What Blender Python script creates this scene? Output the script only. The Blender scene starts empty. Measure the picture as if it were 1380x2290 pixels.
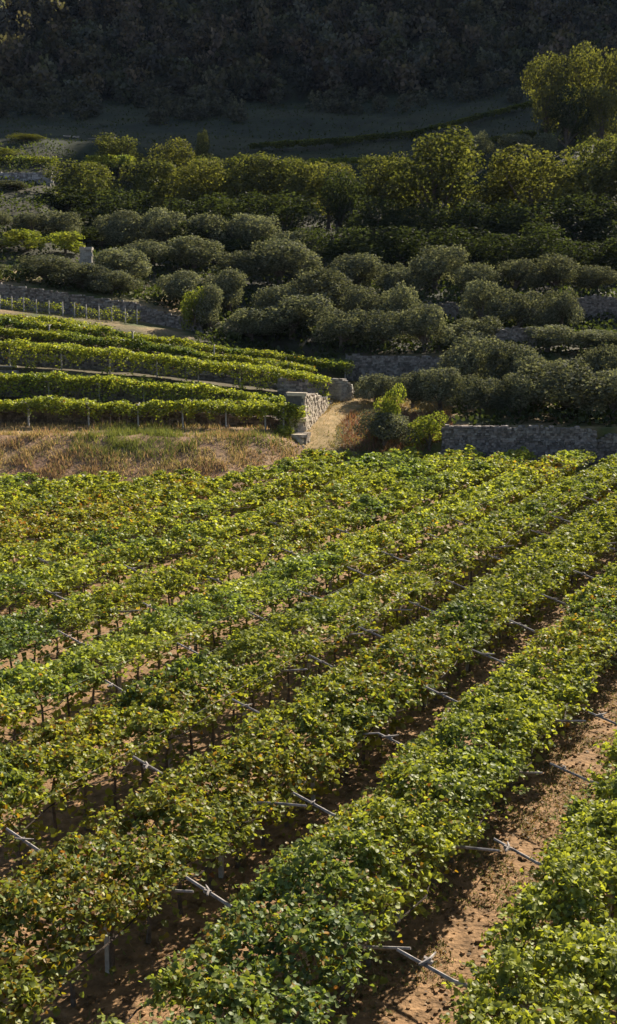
import bpy, math, random
import numpy as np
from mathutils import Vector, Matrix
from mathutils.bvhtree import BVHTree

R = math.radians
random.seed(7)
rng = np.random.default_rng(7)
SC = bpy.context.scene
COL = SC.collection

# ------------------------------------------------------------------ camera, sky, sun
F, TH, H = 2500.0, R(9.2), 12.7
CX, CY = 690.0, 1145.0
ct, st = math.cos(TH), math.sin(TH)
cam = bpy.data.cameras.new('camera')
camo = bpy.data.objects.new('camera', cam); COL.objects.link(camo)
camo.location = (0, 0, H); camo.rotation_euler = (R(90) - TH, 0, 0)
cam.sensor_fit = 'VERTICAL'; cam.sensor_height = 24.0; cam.lens = 24.0 * F / 2290.0
cam.clip_start = 0.5; cam.clip_end = 6000
SC.camera = camo

SUN_AZ, SUN_EL = R(33), R(33)
world = bpy.data.worlds.new('World'); SC.world = world; world.use_nodes = True
wn = world.node_tree.nodes; wl = world.node_tree.links
bg = wn['Background']; sky = wn.new('ShaderNodeTexSky')
sky.sky_type = 'NISHITA'; sky.sun_disc = False
sky.sun_elevation = SUN_EL; sky.sun_rotation = SUN_AZ
wl.new(sky.outputs[0], bg.inputs[0]); bg.inputs[1].default_value = 0.05
S = Vector((math.sin(SUN_AZ) * math.cos(SUN_EL), math.cos(SUN_AZ) * math.cos(SUN_EL), math.sin(SUN_EL)))
sl = bpy.data.lights.new('sun', 'SUN'); sl.energy = 5.0; sl.angle = R(0.5); sl.color = (1.0, 0.89, 0.71)
so = bpy.data.objects.new('sun', sl); COL.objects.link(so); so.rotation_euler = S.to_track_quat('Z', 'Y').to_euler()
so.location = (60, 40, 120)
SC.view_settings.view_transform = 'Standard'; SC.view_settings.look = 'None'
SC.view_settings.gamma = 1.0; SC.view_settings.exposure = 1.27; SC.view_settings.use_curve_mapping = False
SC.render.engine = 'CYCLES'
SC.cycles.max_bounces = 5; SC.cycles.diffuse_bounces = 2; SC.cycles.glossy_bounces = 2; SC.cycles.transmission_bounces = 3

# ------------------------------------------------------------------ projection helpers (a pixel of the photograph, and a depth, give a place)
def zat(py, Y):
    w = (py - CY) / F
    return H - Y * (st + w * ct) / (ct - w * st)
def xat(px, Y, z):
    return (px - CX) / F * (Y * ct + (H - z) * st)
def at(px, py, Y):
    z = zat(py, Y); return (xat(px, Y, z), Y, z)
def on_plane(px, py, z):
    w = (py - CY) / F
    Y = (H - z) * (ct - w * st) / (st + w * ct)
    return (xat(px, Y, z), Y)
def pix(X, Y, Z):
    D = Y * ct + (H - Z) * st
    return CX + F * X / D, CY + F * ((H - Z) * ct - Y * st) / D

def _h(ix, iy, s):
    v = np.sin(ix * 127.1 + iy * 311.7 + s * 74.7) * 43758.5453
    return v - np.floor(v)
def vn(x, y, s=0):
    x = np.asarray(x, float); y = np.asarray(y, float)
    ix, iy = np.floor(x), np.floor(y); fx, fy = x - ix, y - iy
    fx = fx * fx * (3 - 2 * fx); fy = fy * fy * (3 - 2 * fy)
    a = _h(ix, iy, s); b = _h(ix + 1, iy, s); c = _h(ix, iy + 1, s); d = _h(ix + 1, iy + 1, s)
    return (a * (1 - fx) + b * fx) * (1 - fy) + (c * (1 - fx) + d * fx) * fy
def fbm(x, y, s=0, n=3):
    o = 0; a = 1.0; t = 0
    for i in range(n):
        o = o + a * vn(x * 2 ** i, y * 2 ** i, s + i * 13); t += a; a *= .5
    return o / t

# ------------------------------------------------------------------ object helpers
def link(o, parent=None):
    COL.objects.link(o)
    if parent is not None: o.parent = parent
    return o
def tag(o, label=None, cat=None, group=None, kind=None):
    if label: o['label'] = label
    if cat: o['category'] = cat
    if group: o['group'] = group
    if kind: o['kind'] = kind
    return o
def empty(name, loc=(0, 0, 0), rz=0):
    o = bpy.data.objects.new(name, None); o.location = loc; o.rotation_euler = (0, 0, rz)
    o.empty_display_size = .3
    return link(o)
def mesh_np(name, V, Fq, mat, col=None, smooth=False):
    """V (n,3); Fq (m,k) faces of one size; col (m,3) per face"""
    V = np.ascontiguousarray(V, np.float32); Fq = np.ascontiguousarray(Fq, np.int32)
    me = bpy.data.meshes.new(name); m, k = Fq.shape
    me.vertices.add(len(V)); me.vertices.foreach_set('co', V.ravel())
    me.loops.add(m * k); me.loops.foreach_set('vertex_index', Fq.ravel())
    me.polygons.add(m); me.polygons.foreach_set('loop_start', np.arange(0, m * k, k, dtype=np.int32))
    try: me.polygons.foreach_set('loop_total', np.full(m, k, np.int32))
    except Exception: pass
    if smooth: me.polygons.foreach_set('use_smooth', np.ones(m, bool))
    me.update(calc_edges=True)
    if col is not None:
        a = me.attributes.new('tint', 'FLOAT_COLOR', 'FACE')
        c = np.ones((m, 4), np.float32); c[:, :3] = col
        a.data.foreach_set('color', c.ravel())
    me.materials.append(mat)
    return me
def obj(name, me, parent=None):
    return link(bpy.data.objects.new(name, me), parent)

class MB:
    """collects boxes and tubes into one mesh"""
    def __init__(s): s.v = []; s.f = []; s.c = []
    def box(s, c, size, M=None, jit=0.0, col=(1, 1, 1)):
        b = len(s.v)
        for x, y, z in ((-1,-1,-1),(1,-1,-1),(1,1,-1),(-1,1,-1),(-1,-1,1),(1,-1,1),(1,1,1),(-1,1,1)):
            p = Vector((x * size[0] / 2 + random.uniform(-jit, jit), y * size[1] / 2 + random.uniform(-jit, jit), z * size[2] / 2 + random.uniform(-jit, jit)))
            if M is not None: p = M @ p
            s.v.append((p.x + c[0], p.y + c[1], p.z + c[2]))
        for q in ((0,3,2,1),(4,5,6,7),(0,1,5,4),(1,2,6,5),(2,3,7,6),(3,0,4,7)):
            s.f.append(tuple(b + i for i in q)); s.c.append(col)
    def tube(s, pts, rad, n=6, col=(1, 1, 1)):
        pts = [Vector(p) for p in pts]; b = len(s.v)
        for i, p in enumerate(pts):
            d = (pts[min(i + 1, len(pts) - 1)] - pts[max(i - 1, 0)]).normalized()
            u = d.cross(Vector((0, 0, 1))) if abs(d.z) < .9 else d.cross(Vector((0, 1, 0)))
            u.normalize(); w = d.cross(u); r = rad[i] if hasattr(rad, '__len__') else rad
            for k in range(n):
                a = 2 * math.pi * k / n; q = p + u * (r * math.cos(a)) + w * (r * math.sin(a)); s.v.append(tuple(q))
        for i in range(len(pts) - 1):
            for k in range(n):
                a0 = b + i * n + k; a1 = b + i * n + (k + 1) % n
                s.f.append((a0, a1, a1 + n, a0 + n)); s.c.append(col)
        for e, o in ((0, 1), ((len(pts) - 1) * n, -1)):
            for k in range(1, n - 1, 2):
                s.f.append((b + e, b + e + k, b + e + k + 1, b + e + min(k + 2, n - 1)) if k + 2 <= n - 1 else (b + e, b + e + k, b + e + k + 1, b + e)); s.c.append(col)
    def mesh(s, name, mat):
        me = bpy.data.meshes.new(name)
        fs = [tuple(dict.fromkeys(f)) for f in s.f]
        keep = [i for i, f in enumerate(fs) if len(f) >= 3]
        me.from_pydata(s.v, [], [fs[i] for i in keep]); me.update()
        a = me.attributes.new('tint', 'FLOAT_COLOR', 'FACE')
        a.data.foreach_set('color', np.array([(*s.c[i], 1) for i in keep], np.float32).ravel())
        me.materials.append(mat); return me

# ------------------------------------------------------------------ materials
def new_mat(name):
    m = bpy.data.materials.new(name); m.use_nodes = True; nt = m.node_tree
    for n in list(nt.nodes): nt.nodes.remove(n)
    return m, nt, nt.nodes, nt.links
def leaf_mat(name, trans=0.45, tgain=(1.5, 1.45, .6), gloss=.06, rough=.38, nscale=3.0):
    m, nt, N, L = new_mat(name)
    at_ = N.new('ShaderNodeAttribute'); at_.attribute_name = 'tint'
    oi = N.new('ShaderNodeObjectInfo')
    hs = N.new('ShaderNodeHueSaturation'); L.new(at_.outputs['Color'], hs.inputs['Color'])
    mr = N.new('ShaderNodeMapRange'); mr.inputs['To Min'].default_value = .8; mr.inputs['To Max'].default_value = 1.2
    L.new(oi.outputs['Random'], mr.inputs['Value']); L.new(mr.outputs[0], hs.inputs['Value'])
    d = N.new('ShaderNodeBsdfDiffuse'); L.new(hs.outputs[0], d.inputs[0])
    t = N.new('ShaderNodeBsdfTranslucent')
    mu = N.new('ShaderNodeMixRGB'); mu.blend_type = 'MULTIPLY'; mu.inputs[0].default_value = 1; mu.inputs[2].default_value = (*tgain, 1)
    L.new(hs.outputs[0], mu.inputs[1]); L.new(mu.outputs[0], t.inputs[0])
    x = N.new('ShaderNodeMixShader'); x.inputs[0].default_value = trans; L.new(d.outputs[0], x.inputs[1]); L.new(t.outputs[0], x.inputs[2])
    g = N.new('ShaderNodeBsdfGlossy'); g.inputs['Roughness'].default_value = rough; g.inputs[0].default_value = (1, 1, 1, 1)
    x2 = N.new('ShaderNodeMixShader'); x2.inputs[0].default_value = gloss
    L.new(x.outputs[0], x2.inputs[1]); L.new(g.outputs[0], x2.inputs[2])
    o = N.new('ShaderNodeOutputMaterial'); L.new(x2.outputs[0], o.inputs[0])
    return m
def rough_mat(name, col, col2=None, scale=4.0, bump=.3, rough=.9, bscale=None, bdist=.03, use_tint=True, detail=6):
    m, nt, N, L = new_mat(name)
    p = N.new('ShaderNodeBsdfPrincipled'); p.inputs['Roughness'].default_value = rough
    p.inputs['Specular IOR Level'].default_value = .2
    tc = N.new('ShaderNodeTexCoord'); nz = N.new('ShaderNodeTexNoise'); nz.inputs['Scale'].default_value = scale; nz.inputs['Detail'].default_value = detail
    nz.inputs['Roughness'].default_value = .65
    L.new(tc.outputs['Object'], nz.inputs['Vector'])
    r = N.new('ShaderNodeValToRGB'); r.color_ramp.elements[0].position = .35; r.color_ramp.elements[1].position = .65
    r.color_ramp.elements[0].color = (*col, 1); r.color_ramp.elements[1].color = (*(col2 or [c * 1.5 for c in col]), 1)
    L.new(nz.outputs[0], r.inputs[0])
    last = r.outputs[0]
    if use_tint:
        a = N.new('ShaderNodeAttribute'); a.attribute_name = 'tint'
        mu = N.new('ShaderNodeMixRGB'); mu.blend_type = 'MULTIPLY'; mu.inputs[0].default_value = 1
        L.new(last, mu.inputs[1]); L.new(a.outputs['Color'], mu.inputs[2]); last = mu.outputs[0]
    L.new(last, p.inputs['Base Color'])
    n2 = N.new('ShaderNodeTexNoise'); n2.inputs['Scale'].default_value = bscale or scale * 3; n2.inputs['Detail'].default_value = 5
    L.new(tc.outputs['Object'], n2.inputs['Vector'])
    b = N.new('ShaderNodeBump'); b.inputs['Strength'].default_value = bump; b.inputs['Distance'].default_value = bdist
    L.new(n2.outputs[0], b.inputs['Height']); L.new(b.outputs[0], p.inputs['Normal'])
    o = N.new('ShaderNodeOutputMaterial'); L.new(p.outputs[0], o.inputs[0])
    return m

M_vine = leaf_mat('vine_leaf', .4, (1.9, 1.8, .6), .018, .48)
M_olive = leaf_mat('olive_leaf', .33, (1.3, 1.3, .7), .008, .6)
M_tree = leaf_mat('tree_leaf', .4, (1.45, 1.55, .6), .01, .6)
M_grass = leaf_mat('grass_blade', .35, (1.3, 1.2, .8), .02, .6)
M_soil = rough_mat('soil', (.115, .07, .036), (.33, .20, .105), 2.2, 1.0, .95, 9.0, .06, False, 10)
M_land = rough_mat('hillside', (.75, .75, .75), (1.2, 1.2, 1.2), .9, .8, .95, 3.0, .15, True, 9)
M_path = rough_mat('path_earth', (.20, .15, .06), (.38, .26, .13), 1.4, .5, .95, 6.0, .04, False, 9)
M_stone = rough_mat('dry_stone', (.24, .225, .205), (.46, .43, .39), 5.0, .5, .9, 14.0, .02)
M_core = rough_mat('wall_fill', (.10, .09, .08), (.16, .15, .13), 4.0, .5, .95)
M_wood = rough_mat('weathered_wood', (.12, .105, .10), (.40, .36, .34), 7.0, .5, .85, 30.0, .01)
M_post = rough_mat('post_grey', (.27, .25, .24), (.42, .40, .38), 6.0, .4, .9, 20.0, .01)
M_bark = rough_mat('bark', (.07, .055, .045), (.16, .13, .11), 7.0, .8, .95, 18.0, .03)
M_wire = rough_mat('trellis_wire', (.12, .11, .10), (.2, .19, .18), 3.0, .1, .7)

# ------------------------------------------------------------------ terrain table: columns by bearing, rows are the same feature in every column
ROW = {
 -600: [(79,-.4),(91,4.4),(102,4.5),(102.4,7.0),(108,7.2),(108.4,10.2),(115,10.4),(115.4,12),(128,17),(134,17.4),(134.4,20),(150,23),(160,27)],
    0: [(80,-.4),(91,4.25),(102,4.4),(102.4,6.3),(108,6.5),(108.4,9.3),(115,9.5),(115.4,11.),(128,15.0),(134,15.4),(134.4,18.),(150,21.),(158,24)],
  300: [(80,-.4),(91,4.2),(102,4.3),(102.4,5.7),(108,5.9),(108.4,8.4),(115,8.6),(115.4,10.),(128,13.2),(134,14.0),(134.4,15.8),(148,19.),(156,22)],
  500: [(80,-.4),(91,4.1),(102,4.2),(102.4,5.2),(108,5.4),(108.4,7.4),(115,7.6),(115.4,8.6),(128,11.2),(134,12.),(134.4,12.6),(147,16.5),(155,19.5)],
  600: [(85,-.4),(93,4.0),(102,4.1),(102.4,4.9),(108,5.0),(108.4,6.9),(115,7.0),(115.4,7.9),(127,10.),(133,11.),(133.4,11.5),(146,15.5),(153,18.5)],
  668: [(90,-.4),(95.5,3.1),(101.6,4.0),(102.,4.9),(108,5.0),(108.4,6.5),(115,6.7),(115.4,7.3),(126,9.5),(130,10.2),(130.4,10.8),(145,15.),(152,18)],
  684: [(93,-.4),(96.5,2.6),(101.6,3.9),(102.,4.2),(106,4.9),(108.4,6.4),(115,6.6),(115.4,7.1),(125,9.),(127,9.7),(127.4,10.2),(144,15.),(151,17.7)],
  735: [(95,-.4),(97,2.5),(102,4.0),(103,4.2),(108,5.2),(108.6,5.5),(113,6.4),(115.4,6.9),(123,8.2),(123.6,9.),(126,10.2),(144,14.8),(150,17.4)],
  780: [(96,-.4),(97.5,2.3),(102,3.7),(103,4.0),(108,5.1),(109,5.3),(113,5.9),(115.4,6.3),(122,7.4),(122.4,9.6),(128,10.6),(144,14.6),(148,17.)],
  860: [(96.5,-.4),(98,2.0),(102,3.5),(104,4.2),(108,5.0),(110,5.3),(113,5.7),(116,6.1),(122,7.3),(122.4,9.8),(130,11.),(144,14.2),(147,16.6)],
  985: [(97,-.4),(98.5,1.2),(99.2,2.8),(104,4.3),(108,4.9),(110,5.2),(113,5.6),(116,6.1),(122,7.2),(122.4,9.9),(130,11.1),(143,13.8),(144,16.0)],
 1010: [(97,-.4),(98.8,1.0),(99.2,4.2),(104,4.4),(108,4.9),(110,5.2),(113,5.6),(116,6.1),(122,7.2),(122.4,9.9),(130,11.1),(143,13.6),(143.4,16.0)],
 1380: [(97,-.4),(98.8,1.0),(99.2,4.15),(104,4.4),(108,4.9),(110,5.2),(113,5.6),(116,6.1),(122,7.4),(122.4,9.6),(130,11.3),(143,14.0),(143.4,16.5)],
 1900: [(97,-.4),(98.8,1.0),(99.2,4.15),(104,4.4),(108,4.9),(110,5.2),(113,5.6),(116,6.1),(122,7.4),(122.4,9.6),(130,11.3),(143,14.0),(143.4,16.5)],
}
BACK_Y = [172, 182, 200, 213, 226, 248, 290, 345, 440, 520, 700, 1000]
BACK = {-600: [32,36,41,43,50,57,72,92,160,220,280,360], 0: [28,31.5,37,39.6,45,53,64,80,146,205,265,330], 110: [27,31,36,39,45,53,64,80,146,205,265,330],
        180: [24,26.5,31,33.5,38,52,63.5,80,146,205,265,330], 690: [22,24,29,33,38,49,62,80,145,205,265,330],
        1380: [20.5,23,28,32,37,48.5,66,86,146,205,265,330], 1900: [21,24,29,33,38,50,68,90,150,210,270,340]}
TCOL = sorted(ROW)
def back_z(px):
    ks = sorted(BACK); A = np.array([BACK[k] for k in ks], float)
    return np.array([np.interp(px, ks, A[:, j]) for j in range(A.shape[1])])
def profile(px):
    A = np.array([ROW[k] for k in TCOL], float)
    Y = [np.interp(px, TCOL, A[:, j, 0]) for j in range(A.shape[1])]
    Z = [np.interp(px, TCOL, A[:, j, 1]) for j in range(A.shape[1])]
    return np.array(Y + BACK_Y), np.array(Z + list(back_z(px)))
def ridge_lift(X, Y, Z):
    """a steep rocky ridge closes the valley on the right, beyond the picture's edge; its shade covers the mountain wood"""
    zr = np.interp(Y, [300, 389, 437, 458, 483, 510, 553, 607, 653, 689, 711, 770, 805, 830, 870, 940], [80, 135, 178, 192, 222, 262, 306, 340, 370, 399, 417, 440, 450, 446, 405, 350])
    zr = zr + 10 * (fbm(Y / 14, Y * 0, 5, 2) - .5)
    e = np.minimum(.30 * Y + 14, 148)
    sx = np.clip((X - e) / (200 - e), 0, 1); sx = sx * sx * (3 - 2 * sx)
    fall = np.clip((X - 200) / 130, 0, 1)
    return sx * np.maximum(zr * (1 - .35 * fall) - Z, 0)
def build_terrain():
    cols = np.concatenate([np.arange(-2600, -600, 100), np.arange(-600, 560, 20), np.arange(560, 800, 8), np.arange(800, 1500, 15), np.arange(1500, 2000, 60), np.arange(2000, 4200, 120)]).astype(float)
    V = []; PXY = []
    fr = None
    for c in cols:
        Yk, Zk = profile(min(max(c, -600), 1900))
        Ys, Zs = [], []
        for j in range(len(Yk) - 1):
            n = 12 if j >= 13 + 0 and Yk[j] > 200 else (2 if (j in (2, 4, 6, 9, 11)) else 6)
            for i in range(n):
                t = i / n; Ys.append(Yk[j] * (1 - t) + Yk[j + 1] * t); Zs.append(Zk[j] * (1 - t) + Zk[j + 1] * t)
        Ys.append(Yk[-1]); Zs.append(Zk[-1]); Ys = np.array(Ys); Zs = np.array(Zs)
        X = (c - CX) / F * (Ys * ct + (H - Zs) * st)
        far = np.clip((Ys - 135) / 60, 0, 1)
        Zs = Zs + ridge_lift(X, Ys, Zs) + far * 2.2 * (fbm(X / 22, Ys / 22, 3) - .5) + .25 * (fbm(X / 1.5, Ys / 1.5, 8) - .5)
        V.append(np.stack([X, Ys, Zs], 1))
    V = np.array(V); nc, nr = V.shape[:2]
    idx = np.arange(nc * nr).reshape(nc, nr)
    Fq = np.stack([idx[:-1, :-1], idx[1:, :-1], idx[1:, 1:], idx[:-1, 1:]], -1).reshape(-1, 4)
    C = V.reshape(-1, 3)
    px, py = pix(C[:, 0], C[:, 1], C[:, 2])
    n1 = np.clip((fbm(C[:, 0] / 2.2, C[:, 1] / 2.2, 20) - .5) * 2.2 + .5, 0, 1)[:, None]
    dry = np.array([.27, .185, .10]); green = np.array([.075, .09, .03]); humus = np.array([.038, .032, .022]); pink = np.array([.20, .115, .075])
    col = dry * (1 - n1) + green * n1
    bank = ((C[:, 1] < 101) & (px < 690))[:, None]
    col = np.where(bank, dry * (1 - n1) + pink * n1, col)
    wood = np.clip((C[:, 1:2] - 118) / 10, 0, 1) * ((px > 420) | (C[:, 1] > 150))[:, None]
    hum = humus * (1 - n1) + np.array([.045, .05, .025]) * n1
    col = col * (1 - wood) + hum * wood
    tr_ = ((C[:, 1] > 101.5) & (C[:, 1] < 126.5) & (px < 690))[:, None]
    col = np.where(tr_, np.array([.085, .07, .04]) * (.7 + .6 * n1), col)
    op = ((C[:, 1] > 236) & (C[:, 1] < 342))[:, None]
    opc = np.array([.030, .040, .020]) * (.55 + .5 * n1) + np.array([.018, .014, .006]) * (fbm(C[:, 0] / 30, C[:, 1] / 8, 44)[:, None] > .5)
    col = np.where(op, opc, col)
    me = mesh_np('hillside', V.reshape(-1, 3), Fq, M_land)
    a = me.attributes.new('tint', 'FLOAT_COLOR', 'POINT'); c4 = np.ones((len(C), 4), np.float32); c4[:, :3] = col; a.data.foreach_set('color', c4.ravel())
    o = obj('hillside', me); o['kind'] = 'structure'
    return V.reshape(-1, 3), Fq
TV, TF = build_terrain()
BVH = BVHTree.FromPolygons([tuple(map(float, v)) for v in TV], [tuple(map(int, f)) for f in TF])
def gz(X, Y):
    h = BVH.ray_cast(Vector((X, Y, 900)), Vector((0, 0, -1)))
    return max(h[0].z, 0) if h[0] is not None else 0.0

g = mesh_np('ground', np.array([(-1500, -300, 0), (1500, -300, 0), (1500, 1500, 0), (-1500, 1500, 0)]), np.array([[0, 1, 2, 3]]), M_soil)
o = obj('ground', g); o['kind'] = 'structure'

# path ribbon up past the pier
def ribbon(name, pts, mat, dz=.07, n=10, m=6):
    V = []
    P = [np.array(p, float) for p in pts]
    C = []
    for i in range(len(P) - 1):
        for k in range(n): C.append(P[i] * (1 - k / n) + P[i + 1] * k / n)
    C.append(P[-1]); C = np.array(C)
    for i, c in enumerate(C):
        d = C[min(i + 1, len(C) - 1)] - C[max(i - 1, 0)]; q = np.array([d[1], -d[0]]); q /= np.linalg.norm(q)
        w = c[2] * (1 + .25 * (vn(i * .4, 0, 3) - .5))
        for k in range(m + 1):
            p = c[:2] + q * w * (k / m - .5); V.append((p[0], p[1], gz(p[0], p[1]) + dz - (.12 if k in (0, m) else 0)))
    idx = np.arange(len(V)).reshape(-1, m + 1)
    Fq = np.stack([idx[:-1, :-1], idx[:-1, 1:], idx[1:, 1:], idx[1:, :-1]], -1).reshape(-1, 4)
    me = mesh_np(name, np.array(V), Fq, mat); o = obj(name, me); o['kind'] = 'structure'; return o
pp = []
for (px, py, Y, w) in [(700, 1010, 95.6, 4.6), (708, 985, 98.5, 3.4), (728, 950, 103, 2.7), (765, 920, 108, 2.5), (803, 900, 112, 2.5), (838, 886, 117, 2.6)]:
    x, y, z = at(px, py, Y); pp.append((x, y, w))
ribbon('path', pp, M_path)

# ------------------------------------------------------------------ leaves
def leaves(name, P, T, Nn, size, col, mat, parent=None, shape=2, far=None):
    """one mesh of folded leaves: P base points, T direction base to tip, Nn face normal; far marks leaves kept to one face"""
    T = T / np.linalg.norm(T, axis=1, keepdims=True)
    B = np.cross(T, Nn); B /= np.maximum(np.linalg.norm(B, axis=1, keepdims=True), 1e-6)
    Nn = np.cross(B, T); n = len(P)
    far = np.full(n, shape != 2) if far is None else far
    vs, fs, cs, off = [], [], [], 0
    k = ~far
    if k.any():
        p, t, b_, n_, s, m = P[k], T[k], B[k], Nn[k], size[k][:, None], int(k.sum())
        v = [p, p - b_ * .52 * s + t * .10 * s + n_ * .12 * s, p - b_ * .36 * s + t * .72 * s + n_ * .10 * s, p + t * s,
             p + b_ * .36 * s + t * .72 * s + n_ * .10 * s, p + b_ * .52 * s + t * .10 * s + n_ * .12 * s]
        vs.append(np.stack(v, 1).reshape(-1, 3)); b = np.arange(m)[:, None] * 6
        fs.append(np.stack([b + np.array([[0, 1, 2, 3]]), b + np.array([[0, 3, 4, 5]])], 1).reshape(-1, 4)); cs.append(np.repeat(col[k], 2, axis=0)); off = m * 6
    k = far
    if k.any():
        p, t, b_, n_, s, m = P[k], T[k], B[k], Nn[k], size[k][:, None], int(k.sum())
        v = [p, p - b_ * .46 * s + t * .42 * s, p + t * s + n_ * .15 * s, p + b_ * .46 * s + t * .42 * s]
        vs.append(np.stack(v, 1).reshape(-1, 3)); fs.append(off + np.arange(m)[:, None] * 4 + np.array([[0, 1, 2, 3]])); cs.append(col[k])
    return obj(name, mesh_np(name, np.concatenate(vs), np.concatenate(fs), mat, np.concatenate(cs)), parent)

GREEN_D = np.array([.085, .108, .026]); GREEN_L = np.array([.32, .355, .075]); YEL = np.array([.34, .31, .04])
ORA = np.array([.32, .19, .04]); RED = np.array([.17, .08, .035]); BLUEG = np.array([.07, .12, .05])
AUT = [(150, 1640, 260, 90, .75), (120, 1960, 300, 200, .8), (60, 1170, 150, 45, .9), (230, 1135, 120, 35, .8), (880, 1500, 160, 70, .55), (560, 1720, 220, 120, .5),
       (1250, 1410, 120, 60, .45), (830, 1275, 90, 25, .6), (1230, 1040, 60, 12, .9), (420, 1080, 70, 20, .7), (440, 1560, 160, 60, .5), (300, 1780, 200, 90, .6), (1150, 1900, 60, 40, .7), (700, 1190, 300, 30, .3)]
def autumn(X, Y, Z):
    px, py = pix(X, Y, Z); a = np.zeros(len(X))
    for (cx, cy, rx, ry, w) in AUT: a = np.maximum(a, w * np.exp(-((px - cx) / rx) ** 2 - ((py - cy) / ry) ** 2))
    n = fbm(X / 1.3, Y / 1.3, 31); n2 = fbm(X / 7, Y / 7, 37)
    return np.clip(a * (.35 + 1.3 * n) + np.clip((n2 - .55) * 1.2, 0, .3) + np.clip((n - .72) * 1.0, 0, .3), 0, 1)
def vine_cols(P, aut, light=0.0):
    n = len(P); r = rng.random(n)[:, None]
    bl = np.clip((fbm(P[:, 0] / 4, P[:, 1] / 4, 51) - .5) * 2.5, 0, .7)[:, None]
    c = GREEN_D * (1 - r) + GREEN_L * r + light * np.array([.03, .03, 0])
    c = c * (1 - bl) + (BLUEG * (.7 + .8 * r)) * bl
    u = rng.random(n); k = rng.random(n)[:, None]
    warm = np.where((rng.random(n) < .5)[:, None], YEL * (.5 + .5 * k), np.where((rng.random(n) < .62)[:, None], ORA * (.5 + .6 * k), RED * (.6 + .8 * k)))
    warm = np.where((rng.random(n) < .55)[:, None], c * .6 + warm * .4, warm)
    c = np.where((u < aut * .78 + .004)[:, None], warm, c)
    return c

def shoots(base, out, size, nl, L, up, grav, aut_fn, light=0.0, spread=.6, flat=.55):
    """base (n,3) starts; out (n,3) bias of the heading; returns leaf arrays"""
    n = len(base); a = rng.uniform(0, 2 * np.pi, n)
    hd = np.stack([np.cos(a), np.sin(a), np.zeros(n)], 1) * spread + out
    hd /= np.maximum(np.linalg.norm(hd, axis=1, keepdims=True), .2)
    e = rng.uniform(up[0], up[1], n); Ls = L * rng.uniform(.5, 1.25, n) * size / .135 ** 1 if False else L * rng.uniform(.5, 1.25, n)
    P, T, N, Sz = [], [], [], []
    for k in range(nl):
        u = (k + rng.random(n) * .8) / nl
        p = base + hd * (Ls * u * np.cos(e))[:, None]
        p[:, 2] += Ls * (u * np.sin(e) - grav * u * u)
        side = rng.uniform(0, 2 * np.pi, n)
        t = np.stack([np.cos(side), np.sin(side), rng.uniform(-.7, .15, n)], 1)
        nn = np.stack([rng.normal(0, .55, n), rng.normal(0, .55, n), np.full(n, flat)], 1)
        P.append(p + t * .03); T.append(t); N.append(nn); Sz.append(size * rng.uniform(.65, 1.25, n) * (1.1 - .4 * u))
    P = np.concatenate(P); T = np.concatenate(T); N = np.concatenate(N); Sz = np.concatenate(Sz)
    return P, T, N, Sz, vine_cols(P, aut_fn(P), light)

# ------------------------------------------------------------------ the vineyard on the flat: rows of double pergolas
PHI = math.atan2(1260, F * ct + 405 * st)
dr = np.array([math.sin(PHI), math.cos(PHI)]); nr_ = np.array([math.cos(PHI), -math.sin(PHI)])
PITCH = 4.5; ZC = 2.3
gx, gy = on_plane(1301, 1640, ZC); S0 = gx * nr_[0] + gy * nr_[1]
GAPW = {-2: 1.0, -1: 1.0, 0: 1.85, 1: 1.6, 2: 1.7, 3: 1.85, 4: 1.85, 5: 1.8, 6: 1.75, 7: 1.7, 8: 1.5, 9: 1.3, 10: 1.1, 11: 1.0, 12: .8}
EDGE = [(-900, 74), (0, 79), (230, 79.5), (490, 82), (525, 79), (600, 84), (655, 91.5), (760, 95.5), (900, 97.2), (1380, 96.2), (2400, 96)]
def ymax(X, Y):
    px = CX + F * X / (Y * ct + 10 * st)
    return np.interp(px, [e[0] for e in EDGE], [e[1] for e in EDGE])
def ts(t, s): return t * dr[0] + s * nr_[0], t * dr[1] + s * nr_[1]
def canopy_z(s, X, Y):
    return 2.48 - .2 * s * s + .6 * np.clip(1.15 - np.abs(s) / 2.1, .15, 1) * (fbm(X / 1.1, Y / 1.1, 61, 2) - .5) + .5 * (fbm(X / 4, Y / 4, 66, 2) - .5)

ROWLAB = {
 -2: 'green pergola vine row beyond the right edge, farthest right of the field',
 -1: 'green pergola vine row just past the right edge of the field view',
 0: 'dark green pergola vine row right of the bare soil lane in the bottom right corner',
 1: 'broad pergola vine row along the left side of the bare soil lane in the foreground',
 2: 'yellow green pergola vine row across mid picture, left of the second dark gap',
 3: 'pergola vine row with many yellow and red autumn leaves at the lower left',
 4: 'pergola vine row beginning beside the bare crossbeam at the left edge',
 5: 'pergola vine row passing just above the lone bare crossbeam',
 6: 'sixth pergola vine row counted from the dry grass bank at the left edge',
 7: 'fifth pergola vine row counted from the dry grass bank at the left edge',
 8: 'fourth pergola vine row counted from the dry grass bank, with reddish leaves at its left',
 9: 'third pergola vine row counted from the dry grass bank, reddish brown at its left end',
 10: 'second pergola vine row counted from the dry grass bank',
 11: 'short pergola vine row pressed against the foot of the dry grass bank',
 12: 'stub of vine row ending under the dry grass bank at the far left',
}
trunk_mb = MB(); trunk_mb.tube([(0, 0, 0), (.03, .02, .5), (-.02, .0, 1.0), (.03, -.03, 1.45), (.08, .02, 1.85)], [.06, .045, .04, .035, .025], 6)
trunk_me = trunk_mb.mesh('trunk', M_bark)
ntrunk = 0
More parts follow.
